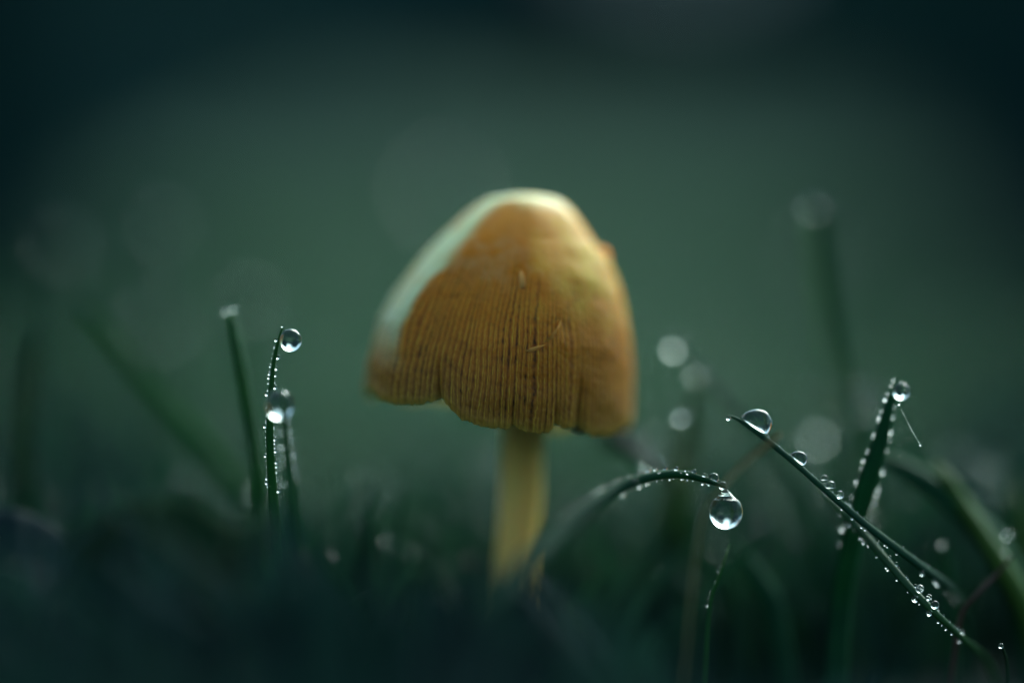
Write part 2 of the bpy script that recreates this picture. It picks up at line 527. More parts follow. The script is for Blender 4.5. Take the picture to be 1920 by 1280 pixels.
    sky_sheen = smooth01(bell + 0.15 * vnoise(uu, run, 40, 12, 71), 0.25, 0.95) * (1 - smooth01(pp, -0.75, -0.30) * smooth01(run, 0.015, 0.09)) * (1 - smooth01(run, 0.55, 0.88))  # mask of the painted reflection, left of the ridge and over the apex
    attr(me, "sky_sheen", two(np.clip(sky_sheen, 0, 1) * 0.88))
    film = 0.36 * smooth01(-pp, 0.35, 0.8) * smooth01(bell, 0.3, 0.7) * (1 - smooth01(run, 0.55, 0.85)) + 0.18 * (1 - smooth01(run, 0.03, 0.14)) + 0.03
    attr(me, "film", two(np.clip(film, 0, 1)))
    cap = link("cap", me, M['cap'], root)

    # gills under the bell: thin plates from the stem to the edge
    gv, gf = [], []
    NG = 96
    for g in range(NG):
        a = (g / NG - 0.5) * 2 * np.pi
        m = float(np.interp(a, ph, mar))
        pys = np.linspace(440, m - 6, 9)
        cxs, rs_ = section(pys, np.full(9, a))
        ro = np.maximum(rs_ - 0.10, 0.12)
        rin = np.maximum(ro - 0.30 * smooth01(pys, 430, 560) * (1 - 0.6 * smooth01(pys, m - 60, m)), 0.1)
        zz = CAM_Z - (pys - 640) * s0
        b0 = len(gv)
        for q_ in range(9):
            for rad in (ro[q_], rin[q_]):
                for w in (-0.006, 0.006):
                    gv.append((cxs[q_] + rad * math.sin(a) + w * math.cos(a), CAP_Y - rad * math.cos(a) + w * math.sin(a), zz[q_]))
        for q_ in range(8):
            o = b0 + q_ * 4
            for s_ in ((0, 1), (1, 3), (3, 2), (2, 0)):
                gf.append((o + s_[0], o + s_[1], o + 4 + s_[1], o + 4 + s_[0]))
    gl = link("gills", mesh_from("gills", np.array(gv) - base, gf, False), M['gill'], cap)
    gl["kind"] = "stuff"

    # torn flakes of skin, and pale pieces standing in for a slit's highlight
    def on_cap(px, pyv):
        d2 = (pxg - px) ** 2 + (py - pyv) ** 2 + np.where(np.cos(pp) < -0.2, 1e6, 0)
        w = np.unravel_index(np.argmin(d2), d2.shape)
        return np.array([x[w], y[w], z[w]]), pp[w]
    def flake(outline, lift, thick=0.003):
        pts = []
        for (a, b, lf) in outline:
            p, f = on_cap(a, b)
            nrm = np.array([math.sin(f), -math.cos(f), 0.35]); nrm /= np.linalg.norm(nrm)
            pts.append((p + nrm * (0.003 + lf * lift), nrm))
        c = np.mean([p for p, _ in pts], axis=0); nc = np.mean([q for _, q in pts], axis=0)
        n = len(pts)
        vv = [p for p, _ in pts] + [p - q * thick for p, q in pts] + [c + nc * lift * 0.2, c - nc * thick]
        ff = []
        for a in range(n):
            b = (a + 1) % n
            ff += [(a, b, 2 * n), (n + b, n + a, 2 * n + 1)]
            ff += [(a, n + a, n + b), (a, n + b, b)]
        o = link("skin_flake_and_glint", mesh_from("skin_flake_and_glint", np.array(vv) - base, ff), M['flake'], cap)
        return o
    flake([(976, 508, .8), (972, 522, .3), (975, 542, 0), (982, 546, 0), (986, 534, .1), (982, 516, .6)], 0.0, 0.002)
    flake([(1116, 464, 0), (1128, 464, .8), (1134, 475, 1), (1138, 492, .4), (1124, 494, 0)], 0.05)
    flake([(985, 658, 0), (994, 653, .8), (1008, 649, 1), (1022, 646, .6), (1010, 654, .2), (998, 659, 0)], 0.012, 0.003)  # lower half of the slit's bright highlight, modelled as a pale piece
    flake([(1020, 642, 0), (1034, 628, .7), (1046, 612, .6), (1052, 600, .2), (1050, 614, .1), (1036, 636, 0)], 0.008, 0.003)  # upper half of the same highlight

    # stem
    pts = np.array([[*P(985, 560, CAP_Y), 0.165], [*P(983, 700, CAP_Y), 0.168], [*P(981, 800, 1.12), 0.172], [*P(979, 860, 1.16), 0.172],
                    [*P(976, 940, 1.2), 0.172], [*P(970, 1010, 1.2), 0.168], [*P(963, 1080, 1.2), 0.168], [*P(958, 1180, 1.2), 0.18],
                    [*P(957, 1330, 1.2), 0.19]])
    c = catmull(pts, 60)
    ns = 48
    vv = []
    for q_ in range(len(c)):
        for a in range(ns):
            an = 2 * math.pi * a / ns
            rad = c[q_, 3] * (1 + 0.02 * math.sin(an * 9 + q_ * 0.05) + 0.015 * math.sin(an * 5 + q_ * 0.2))
            vv.append((c[q_, 0] + rad * math.cos(an), c[q_, 1] + rad * math.sin(an), c[q_, 2]))
    ff = [(q_ * ns + a, (q_ + 1) * ns + a, (q_ + 1) * ns + (a + 1) % ns, q_ * ns + (a + 1) % ns) for q_ in range(len(c) - 1) for a in range(ns)]
    link("stem", mesh_from("stem", np.array(vv) - base, [f[::-1] for f in ff]), M['stem'], root)
    return root
build_mushroom()

# ------------------------------------------------------------------ grass blades one can tell apart
class Blade:
    """A ribbon with a folded, closed section along a curve; keeps its edges so that dew can sit on them."""
    def __init__(self, pts, mat, label, name="grass_blade", cat="grass blade", group="dewy grass blades round the mushroom", fold=0.35, turn=0.0, n=60, thick=0.014):
        # pts: (px, py, depth, width in px)
        w = np.array([[*P(a, b, y), px_cm(wd, y) / 2] for a, b, y, wd in pts])
        self.c = catmull(w, n)
        C = self.c[:, :3]
        T = np.gradient(C, axis=0)
        T /= np.linalg.norm(T, axis=1)[:, None]
        view = np.array([0, 1.0, 0])
        S = np.cross(T, view); S /= np.linalg.norm(S, axis=1)[:, None]
        Nn = np.cross(S, T)
        ct, st = math.cos(turn), math.sin(turn)
        self.S, self.N, self.T = S * ct + Nn * st, Nn * ct - S * st, T
        hw = np.maximum(self.c[:, 3], 0.002)
        self.hw = hw
        V = []
        for i in range(n):
            th = min(thick, hw[i] * 0.7)
            f = hw[i] * fold
            for a, b in ((-1, 0), (-0.5, -0.75 * f), (0, -f), (0.5, -0.75 * f), (1, 0), (0.5, -0.75 * f + th), (0, -f + th), (-0.5, -0.75 * f + th)):
                V.append(C[i] + self.S[i] * hw[i] * a + self.N[i] * b)
        F = []
        for i in range(n - 1):
            for a in range(8):
                F.append((i * 8 + a, i * 8 + (a + 1) % 8, (i + 1) * 8 + (a + 1) % 8, (i + 1) * 8 + a))
        base = C[-1]
        o = link(name, mesh_from(name, np.array(V) - base, F), mat)
        o.location = tuple(base)
        self.o = tag(o, label, cat, group)
        self.d = np.r_[0, np.cumsum(np.linalg.norm(np.diff(C, axis=0), axis=1))]
    def at(self, s, side, out=0.0):
        """World point at fraction s along the blade on its edge (side -1, 0 or 1)."""
        x = s * self.d[-1]
        g = lambda a: np.array([np.interp(x, self.d, a[:, k]) for k in range(3)])
        h = float(np.interp(x, self.d, self.hw))
        S = g(self.S)
        return g(self.c[:, :3]) + S * side * (h + out)

B = {}
B['A'] = Blade([(531, 612, 0, 2), (524, 632, 0, 6), (515, 668, 0, 9), (509, 720, 0, 11), (506, 790, 0.02, 15), (507, 850, 0.05, 17), (512, 930, 0.1, 20), (520, 1060, 0.1, 24), (525, 1340, 0.1, 26)], M['blade'],
    "slim upright green blade with clear drop at its curved tip", turn=0.5)
B['B'] = Blade([(528, 730, -0.42, 4), (531, 765, -0.42, 9), (535, 810, -0.42, 15), (541, 870, -0.45, 20), (548, 940, -0.5, 26), (555, 1060, -0.5, 32), (560, 1340, -0.5, 36)], M['blade'],
    "short green blade with soft drop just before the slim blade", turn=0.3)
B['C'] = Blade([(433, 588, 0.75, 14), (440, 625, 0.75, 22), (452, 690, 0.75, 24), (466, 770, 0.8, 26), (480, 860, 0.8, 28), (492, 960, 0.8, 32), (500, 1300, 0.8, 34)], M['blade'],
    "blurred upright green blade with two drops on its tip", turn=0.6)
B['D'] = Blade([(160, 582, 2.3, 10), (200, 618, 2.3, 26), (260, 690, 2.3, 30), (330, 770, 2.3, 34), (400, 850, 2.3, 38), (470, 960, 2.2, 42), (520, 1240, 2.2, 44)], M['blade'],
    "blurred green blade leaning far over towards the left", turn=-0.4)
B['E'] = Blade([(72, 625, 2.0, 10), (58, 690, 2.0, 28), (48, 770, 2.0, 32), (44, 880, 2.0, 36), (60, 1200, 2.0, 40)], M['leaf_dark'],
    "dim upright green blade at the far left edge", turn=0.3)
B['F'] = Blade([(1527, 395, 2.6, 24), (1531, 440, 2.6, 36), (1540, 530, 2.6, 38), (1552, 610, 2.6, 38), (1570, 690, 2.6, 38), (1590, 770, 2.6, 40), (1612, 860, 2.6, 42), (1650, 1000, 2.6, 46), (1690, 1240, 2.6, 50)], M['blade'],
    "tallest blurred green blade with faint drop at its top", turn=0.5)
B['G'] = Blade([(1258, 640, 1.9, 8), (1300, 688, 1.9, 14), (1345, 732, 1.9, 16), (1390, 778, 1.8, 18), (1450, 850, 1.8, 22), (1520, 960, 1.8, 26), (1590, 1240, 1.8, 30)], M['blade_blue'],
    "blurred leaning blade with row of pale drop discs", turn=0.4)
B['H'] = Blade([(1308, 705, 1.3, 3), (1302, 740, 1.6, 14), (1290, 800, 2.2, 34), (1278, 860, 2.4, 46), (1268, 930, 2.4, 50), (1262, 1200, 2.4, 52)], M['blade_yellow'],
    "short bright yellow green blade behind the arched blade", turn=0.4)
B['I'] = Blade([(1362, 914, 0, 3), (1345, 907, 0, 8), (1318, 898, 0, 12), (1285, 890, 0, 15), (1245, 889, -0.08, 18), (1205, 897, -0.22, 22), (1160, 915, -0.38, 26), (1105, 952, -0.75, 34), (1050, 1000, -1.15, 40), (995, 1052, -1.6, 46), (930, 1125, -2.0, 52), (860, 1220, -2.4, 56), (810, 1340, -2.5, 58)], M['blade_blue'],
    "arched dark blade bending over to its large hanging drop", turn=0.1, fold=0.6, n=90)
B['J'] = Blade([(1364, 777, 0, 3), (1378, 783, 0, 8), (1400, 796, 0, 12), (1440, 826, 0, 15), (1500, 876, 0, 15), (1570, 938, 0.03, 17), (1640, 996, 0.10, 19), (1720, 1056, 0.22, 21), (1785, 1108, 0.6, 20), (1812, 1180, 1.1, 18), (1820, 1320, 1.4, 18)], M['blade_blue'],
    "long straight dark blade slanting down with domed drop near its tip", turn=0.7, n=90)
B['K'] = Blade([(1530, 912, 0.5, 4), (1565, 945, 0.4, 14), (1610, 990, 0.3, 18), (1660, 1048, 0.15, 18), (1710, 1105, 0.03, 18), (1755, 1150, 0.03, 16), (1805, 1196, 0.3, 14), (1850, 1240, 0.8, 14), (1880, 1330, 1.2, 14)], M['blade'],
    "thin lower blade beaded on both edges beneath the straight slanting blade", turn=0.5, n=90)
B['L'] = Blade([(1681, 706, 0.35, 3), (1676, 725, 0.35, 11), (1665, 768, 0.35, 22), (1650, 830, 0.38, 34), (1630, 895, 0.42, 44), (1608, 970, 0.5, 46), (1588, 1060, 0.6, 48), (1575, 1150, 0.7, 50), (1565, 1330, 0.7, 50)], M['blade_blue'],
    "broad upright blade with drop at tip crossing behind the slanting blade", turn=0.35, n=80)
B['M'] = Blade([(1755, 870, 1.1, 16), (1772, 892, 1.1, 30), (1800, 935, 1.1, 36), (1840, 995, 1.0, 42), (1880, 1060, 0.9, 48), (1930, 1160, 0.9, 52), (1960, 1320, 0.9, 52)], M['blade_yellow'],
    "thick blunt tipped yellow green blade at the right", turn=0.6)
B['N'] = Blade([(1640, 850, 1.1, 12), (1700, 880, 1.1, 40), (1760, 918, 1.1, 52), (1820, 970, 1.1, 60), (1870, 1030, 1.1, 66), (1920, 1140, 1.1, 70), (1950, 1300, 1.1, 70)], M['blade_blue'],
    "wide blurred blue green blade under the blunt yellow blade", turn=0.5)
B['O'] = Blade([(1464, 812, -0.55, 6), (1450, 825, -0.55, 12), (1425, 845, -0.55, 14), (1395, 870, -0.6, 12), (1350, 920, -0.7, 9), (1310, 1000, -0.8, 7), (1280, 1300, -0.9, 7)], M['straw'],
    "thin blurred straw coloured stalk crossing the slanting blade", "dry_stalk", "dry stalk", "dry stalks among the grass", turn=0.3)
B['Q'] = Blade([(1612, 742, 2.8, 10), (1622, 800, 2.8, 24), (1640, 880, 2.8, 30), (1665, 1000, 2.8, 34), (1690, 1200, 2.8, 36)], M['blade_blue'],
    "blurred blade carrying a large pale disc beside the upright blade", turn=0.4)
B['S'] = Blade([(1534, 722, 2.8, 6), (1541, 802, 3.0, 14), (1552, 850, 3.0, 24), (1566, 930, 3.0, 30), (1580, 1040, 3.0, 34), (1590, 1200, 3.0, 36)], M['blade_blue'],
    "blurred blade carrying a large pale disc right of the straw stalk", turn=0.4)
B['T'] = Blade([(1900, 1040, 0.6, 4), (1870, 1075, 0.6, 8), (1830, 1115, 0.5, 8), (1800, 1160, 0.5, 9), (1780, 1300, 0.5, 10)], M['redstem'],
    "thin reddish stalk at lower right", "dry_stalk", "dry stalk", "dry stalks among the grass", turn=0.2)
B['U'] = Blade([(1368, 1020, 0.25, 2), (1360, 1045, 0.25, 5), (1346, 1085, 0.25, 7), (1330, 1140, 0.25, 9), (1318, 1320, 0.25, 10)], M['blade'],
    "fine short blade below the large hanging drop", turn=0.4)
B['V'] = Blade([(1910, 900, 2.2, 10), (1918, 960, 2.2, 40), (1930, 1060, 2.2, 50), (1945, 1250, 2.2, 50)], M['blade_yellow'],
    "olive blade cut off by the right edge of the frame", turn=0.3)
B['W'] = Blade([(1385, 1020, 1.2, 8), (1400, 1050, 1.2, 30), (1425, 1090, 1.2, 40), (1450, 1140, 1.2, 46), (1475, 1300, 1.2, 50)], M['blade_blue'],
    "blurred blue green blade low down right of the hanging drop", turn=0.3)

for kx, (px, py, y, lab) in enumerate([(310, 420, 6.0, "tall faint blade at the left carrying a wide dim disc"), (120, 455, 6.2, "tall faint blade at the far left carrying a wide dim disc"),
        (475, 555, 5.6, "tall faint blade behind the slim upright blade, ringed by a dim disc"), (835, 345, 11.0, "tall faint blade behind the left shoulder of the cap"),
        (300, 600, 7.0, "faint blade carrying a dim grey disc behind the blade that leans left"), (1540, 470, 9.0, "tall faint blade behind the tallest blade at the right")]):
    B['Z%d' % kx] = Blade([(px, py, y, 6), (px + 8, py + 90, y, 14), (px + 22, py + 240, y, 18), (px + 40, py + 460, y, 22), (px + 60, 1180 - 20 * y, y, 24)], M['blade_blue'], lab, group="faint tall blades behind the mushroom", turn=0.9)

B['Y'] = Blade([(1874, 1200, 0.06, 2), (1882, 1220, 0.1, 6), (1888, 1250, 0.2, 8), (1890, 1340, 0.3, 9)], M['leaf_dark'],
    "small dark blade holding the lone drop near the lower right corner", turn=0.4)
B['AA'] = Blade([(1766, 1012, 0.93, 3), (1772, 1040, 1.0, 12), (1780, 1090, 1.1, 18), (1786, 1330, 1.2, 22)], M['blade_blue'],
    "dim blade with a dark blurred drop below the wide blue green blade", turn=0.4)

# dark curled leaf behind the arched blade
B['X'] = Blade([(1120, 790, 2.4, 10), (1150, 812, 2.3, 50), (1185, 835, 2.0, 46), (1212, 858, 1.3, 20), (1238, 884, 0.6, 7), (1252, 905, 0.7, 5), (1262, 960, 1.7, 5), (1272, 1200, 2.4, 5)], M['leaf_brown'],
    "dark curled leaf on thin stalk right of the mushroom cap", "curled_leaf", "leaf", "dark leaves among the grass", turn=0.5)

# ------------------------------------------------------------------ dew
def uv_sphere(nu, nv):
    v = [(0, 0, 1.0)]
    for i in range(1, nv):
        a = math.pi * i / nv
        v += [(math.sin(a) * math.cos(2 * math.pi * j / nu), math.sin(a) * math.sin(2 * math.pi * j / nu), math.cos(a)) for j in range(nu)]
    v.append((0, 0, -1.0))
    f = [(0, 1 + j, 1 + (j + 1) % nu) for j in range(nu)]
    for i in range(nv - 2):
        a, b = 1 + i * nu, 1 + (i + 1) * nu
        for j in range(nu):
            k = (j + 1) % nu
            f += [(a + j, b + j, b + k), (a + j, b + k, a + k)]
    e = 1 + (nv - 2) * nu
    f += [(e + j, len(v) - 1, e + (j + 1) % nu) for j in range(nu)]
    return np.array(v), np.array(f)

BIG = mesh_from("dew_drop", *uv_sphere(72, 48)); BIG.materials.append(M['water'])
SMALL = mesh_from("dew_bead", *uv_sphere(20, 12)); SMALL.materials.append(M['water'])

def drop(px, py, y, r, label, scale=(1, 1, 1), rot=0.0, group="large dewdrops on the grass", me=None):
    o = link("dewdrop", me or BIG)
    o.location = tuple(P(px, py, y))
    rr = px_cm(r, y)
    o.scale = (rr * scale[0], rr * scale[1], rr * scale[2])
    o.rotation_euler = (0, rot, 0)
    return tag(o, label, "dewdrop", group)

def pear(px_top, py_top, px, py, r, y):
    """Hanging drop: round below, drawn up into a short neck."""
    c = P(px, py, y); rr = px_cm(r, y)
    top = (P(px_top, py_top, y) - c) / rr
    nu, nv = 72, 60
    V = []
    for i in range(nv + 1):
        a = math.pi * i / nv
        z = math.cos(a)
        rad = math.sin(a)
        if z > 0.70:
            k = min(1.0, (z - 0.70) / 0.30)
            zz = 0.70 + k * (top[2] - 0.70)
            rad = (math.sin(math.acos(0.70)) * (1 - k) ** 1.25 + 0.10 * k) * (1 if i else 0.2)
            sx = top[0] * k * k
        else:
            zz, sx = z * 1.06, 0.0
        for j in range(nu):
            b = 2 * math.pi * j / nu
            V.append((sx + rad * math.cos(b), rad * math.sin(b), zz))
    F = [(i * nu + j, (i + 1) * nu + j, (i + 1) * nu + (j + 1) % nu, i * nu + (j + 1) % nu) for i in range(nv) for j in range(nu)]
    return mesh_from("hanging_drop", V, F)

def dome(nu=72, nv=48, flat=0.30, tail=0.35):
    """Drop sitting on a sloping blade: flattened beneath and drawn out uphill."""
    v, f = uv_sphere(nu, nv)
    v = v.copy()
    lo = v[:, 2] < -flat
    v[lo, 2] = -flat + (v[lo, 2] + flat) * 0.15
    up = np.clip(-v[:, 0], 0, 1)
    v[:, 0] -= tail * up ** 2 * (0.6 - 0.6 * np.clip(v[:, 2], -0.3, 1))
    v[:, 2] -= 0.10 * up ** 2 * np.clip(v[:, 2] + 0.3, 0, 1)
    return mesh_from("domed_drop", v, f)
DOME = dome(); DOME.materials.append(M['water'])

drop(545, 638, 0.0, 21, "clear round drop hanging right of the slim upright blade's tip", (1, 1, 1.04))
drop(524, 760, -0.40, 27, "soft drop stuck on the short front blade left of the mushroom", (0.98, 1, 1.08))
drop(424, 583, 0.75, 4, "blurred drop, left one of two on a blurred blade tip")
drop(438, 578, 0.72, 4, "blurred drop, right one of two on a blurred blade tip")
drop(1525, 388, 2.6, 6, "faint blurred drop on top of the tallest blade")
drop(310, 420, 6.0, 9, "wide dim disc of a drop at the left, upper of two side by side")
drop(120, 455, 6.2, 9, "wide dim disc of a drop nearest the left edge")
drop(475, 555, 5.6, 10, "dim ringed disc of a drop above the slim upright blade")
drop(835, 345, 11.0, 15, "widest and dimmest disc of a drop beside the cap's left shoulder")
drop(300, 600, 7.0, 12, "dim grey disc of a drop beside the blade that leans left")
drop(1540, 470, 9.0, 9, "very faint disc of a drop behind the tallest blade at the right")
drop(1266, 648, 1.9, 13, "brightest pale disc of a drop right of the cap")
drop(1310, 697, 1.9, 11, "second pale disc of a drop down the leaning blurred blade")
drop(1345, 731, 1.85, 9, "third and faint drop disc down the leaning blurred blade")
drop(1374, 760, 1.8, 8, "fourth and faintest drop disc down the leaning blurred blade")
drop(1278, 777, 1.4, 10, "small pale disc of a drop on the yellow green blade")
drop(1615, 752, 2.8, 23, "large pale disc of a drop left of the broad upright blade", (1, 1, 0.9))
drop(1545, 812, 3.0, 21, "largest pale disc of a drop right of the domed drop", (1.05, 1, 0.9))
drop(1535, 728, 2.8, 9, "dim grey disc of a drop above the largest pale disc")
drop(1225, 862, 1.6, 13, "grey disc of a drop behind the dark curled leaf")
drop(1188, 907, -0.28, 10, "bright oval drop on the rising side of the arched blade", (1.1, 1, 0.85))
drop(1338, 896, 0.0, 10, "clear small drop on the arched blade near its tip")
drop(1299, 889, 0.06, 8, "dim small drop on the crown of the arched blade")
drop(1355, 910, 0.0, 8, "tiny drop at the very tip of the arched blade")
drop(1690, 733, 0.33, 16, "round drop beside the tip of the broad upright blade")
hp = pear(1359, 914, 1361, 959, 32, 0.0)
hp.materials.append(M['water'])
drop(1361, 959, 0.0, 32, "largest clear drop hanging from the arched blade's tip", me=hp)
drop(1421, 793, 0.0, 27, "domed clear drop sitting near the tip of the slanting blade", (1.0, 0.95, 1.0), R(33), me=DOME)
drop(1499, 860, 0.03, 15, "smaller domed drop further down the slanting blade", (1.0, 0.95, 1.0), R(40), me=DOME)
drop(1546, 897, 0.03, 7, "first of three little drops below the smaller domed drop", me=DOME)
drop(1557, 911, 0.03, 10, "middle and biggest of three little drops on the slanting blade", me=DOME)
drop(1575, 927, 0.03, 8, "last of three little drops on the slanting blade")
drop(1366, 783, 0.0, 5, "tiny drop hanging on the slanting blade's very tip")
drop(1725, 1103, 0.0, 8, "clear drop above the lower beaded blade", group="clear drops on the lower beaded blade")
drop(1742, 1119, 0.0, 6, "smallest clear drop above the lower beaded blade", group="clear drops on the lower beaded blade")
drop(1753, 1133, 0.0, 8, "clear drop on the lower beaded blade just below the smallest one", group="clear drops on the lower beaded blade")
drop(1716, 1122, 0.0, 7, "clear drop hanging under the lower beaded blade", group="clear drops on the lower beaded blade")
drop(1743, 1148, 0.0, 6, "lowest clear drop hanging under the lower beaded blade", group="clear drops on the lower beaded blade")
drop(1877, 1210, 0.0, 5, "lone crescent lit drop near the lower right corner", group="clear drops on the lower beaded blade")
drop(1768, 1018, 0.9, 5, "dark blurred drop disc below the wide blue blade")
drop(1889, 1000, 1.0, 5, "grey blurred drop high on the right under the blunt blade")
drop(1887, 1034, 0.9, 3.5, "small grey blurred drop under the higher one at the right")

# beads along the edges
bead_count = 0
def bead(p, rr, label, group):
    global bead_count
    bead_count += 1
    o = link("dew_bead", SMALL)
    o.location = tuple(p)
    o.scale = (rr, rr, rr * random.uniform(0.9, 1.1))
    return tag(o, label, "dew bead", group)

def row(b, side, s0, s1, n, rmin, rmax, label, out=0.5, jitter=0.6, front=0.0):
    ss = np.linspace(s0, s1, n)
    step = (s1 - s0) / max(n - 1, 1)
    for s in ss:
        s = s + random.uniform(-jitter, jitter) * step
        s = min(max(s, 0.0), 1.0)
        if random.random() < 0.08: continue
        r_ = px_cm(1.12 * (rmin * 0.9 + (rmax - rmin * 0.9) * random.random() ** 2.6))
        p = b.at(s, side, r_ * out)
        bead(p + np.array([0, random.uniform(-0.5, 0.5) * r_ - front, 0]), r_, label, label.replace("tiny ", "").replace("dew bead", "dew beads"))

row(B['A'], -1, 0.0, 0.42, 40, 1.2, 4.2, "tiny dew bead on the left edge of the slim upright blade")
row(B['A'], 1, 0.08, 0.42, 30, 1.2, 4.2, "tiny dew bead on the right edge of the slim upright blade")
row(B['B'], -1, 0.10, 0.30, 13, 2.5, 4.5, "tiny dew bead on the left edge of the short front blade")
row(B['B'], 1, 0.10, 0.28, 10, 2.5, 4.0, "tiny dew bead on the right edge of the short front blade")
row(B['I'], 1, 0.03, 0.25, 22, 1.2, 3.6, "tiny dew bead under the tip of the arched blade")
row(B['I'], -1, 0.05, 0.46, 36, 1.8, 4.6, "tiny dew bead on the upper edge of the arched blade")
row(B['I'], -0.5, 0.08, 0.5, 26, 1.5, 3.6, "tiny dew bead on the face of the arched blade", front=0.03)
row(B['J'], 1, 0.06, 0.34, 26, 1.3, 3.4, "tiny dew bead under the slanting blade near its domed drop")
row(B['J'], -1, 0.30, 0.66, 14, 2.0, 4.6, "tiny dew bead on the upper edge of the slanting blade")
row(B['J'], 1, 0.34, 0.7, 18, 1.5, 3.6, "tiny dew bead under the lower half of the slanting blade")
row(B['K'], 1, 0.04, 0.60, 28, 2.0, 4.5, "tiny dew bead on the lower edge of the thin lower blade")
row(B['K'], -1, 0.10, 0.60, 20, 1.6, 4.2, "tiny dew bead on the upper edge of the thin lower blade")
row(B['L'], -1, 0.0, 0.50, 22, 2.0, 4.6, "tiny dew bead on the left edge of the broad upright blade")
row(B['L'], 1, 0.08, 0.50, 20, 2.0, 4.2, "tiny dew bead on the right edge of the broad upright blade")
row(B['U'], -1, 0.0, 0.4, 8, 1.0, 2.2, "tiny dew bead on the fine short blade below the hanging drop")

# spider thread strung with specks of dew
def thread():
    a, b = P(1686, 757, 0.12), P(1726, 833, 0.05)
    n = 24
    V, F = [], []
    sv, sf = uv_sphere(10, 7)
    tq = np.linspace(0, 1, n)
    C = a[None] * (1 - tq[:, None]) + b[None] * tq[:, None]
    C[:, 2] -= 0.015 * np.sin(np.pi * tq)
    for c in C:
        for k in range(4):
            V.append(c + 0.00015 * np.array([math.cos(k * math.pi / 2), math.sin(k * math.pi / 2), 0]))
    for i in range(n - 1):
        for k in range(4):
            F.append((i * 4 + k, i * 4 + (k + 1) % 4, (i + 1) * 4 + (k + 1) % 4, (i + 1) * 4 + k))
    o = link("spider_thread", mesh_from("spider_thread", np.array(V) - a, F), M['straw'])
    o.location = tuple(a)
    tag(o, "fine spider thread beaded with dew below the upright blade's drop", "thread")
    V, F = [], []
    for i in range(n):
        r_ = px_cm(2.6 if i in (0, n - 1) else random.choice([0.5, 0.7, 1.1]))
        k = sum(len(q) for q in V)
        V.append(sv * r_ + C[i] - a); F.append(sf + k)
    s = link("dew_specks", mesh_from("dew_specks", np.vstack(V), np.vstack(F)), M['water'], o)
    s["kind"] = "stuff"
thread()

# ------------------------------------------------------------------ broad dark leaves, lower left
def broad_leaf(name, outline, depth_fn, mat, label, cup=0.25, thick=0.03, veins=True):
    """A leaf as a cupped sheet with thickness: outline in photograph pixels round a centre, real depth per vertex."""
    o2 = catmull(np.array([[a, b, 0] for a, b in outline] + [[*outline[0], 0]]), 97)[:-1, :2]
    c = o2.mean(axis=0)
    n = len(o2); rings = 14
    V = []
    for k in range(rings + 1):
        q = k / rings
        for j in range(n):
            p = c + (o2[j] - c) * q
            an = 2 * math.pi * j / n
            y = depth_fn(p[0], p[1]) - cup * (1 - q * q) + (0.05 * abs(math.sin(an * 4)) * q + 0.02 * math.sin(an * 23) * q * q if veins else 0)
            V.append(P(p[0], p[1], y))
    V = np.array(V)
    W = V + np.array([0, thick, -thick * 0.4])
    F = []
    m = len(V)
    for k in range(rings):
        for j in range(n):
            a, b = k * n + j, k * n + (j + 1) % n
            F.append((a, b, b + n, a + n)); F.append((m + a + n, m + b + n, m + b, m + a))
    e = rings * n
    for j in range(n):
        a, b = e + j, e + (j + 1) % n
        F.append((a, b, m + b, m + a))
    allv = np.vstack([V, W])
    base = allv[np.argmin(allv[:, 2])]
    o = link(name, mesh_from(name, allv - base, F), mat)
    o.location = tuple(base)
    return tag(o, label, "leaf", "dark leaves among the grass")

broad_leaf("broad_leaf", [(250, 938), (300, 935), (360, 940), (410, 968), (460, 985), (492, 970), (500, 1010), (470, 1100), (430, 1220), (380, 1340), (330, 1340), (280, 1220), (255, 1110), (245, 1010)],
    lambda x, y: -1.5 + (y - 940) * 0.0012, M['leaf_dark'], "dark green cupped leaf standing at the lower left, its rim faintly lit")
broad_leaf("broad_leaf", [(-120, 1000), (-20, 955), (40, 958), (100, 985), (150, 1030), (210, 1060), (250, 1090), (250, 1150), (190, 1250), (100, 1340), (-120, 1360)],
    lambda x, y: 1.1 - (y - 960) * 0.0015, M['leaf_blue'], "blue green leaf with pale upper surface at the far left")
broad_leaf("broad_leaf", [(-140, 1090), (-20, 1070), (60, 1085), (130, 1093), (150, 1100), (168, 1116), (196, 1119), (218, 1121), (232, 1150), (262, 1190), (300, 1260), (330, 1380), (100, 1440), (-140, 1440)],
    lambda x, y: -0.1 - max(y - 1120, 0) * 0.004, M['leaf_blue'], "dark blue leaf with sharp toothed edge in the lower left corner", cup=0.15)
broad_leaf("broad_leaf", [(120, 1000), (180, 970), (240, 935), (268, 975), (285, 1060), (290, 1180), (260, 1320), (180, 1340), (130, 1200), (105, 1080)],
    lambda x, y: -1.2 + (y - 960) * 0.002, M['leaf_dark'], "almost black leaf between the blue leaf and the cupped green leaf")

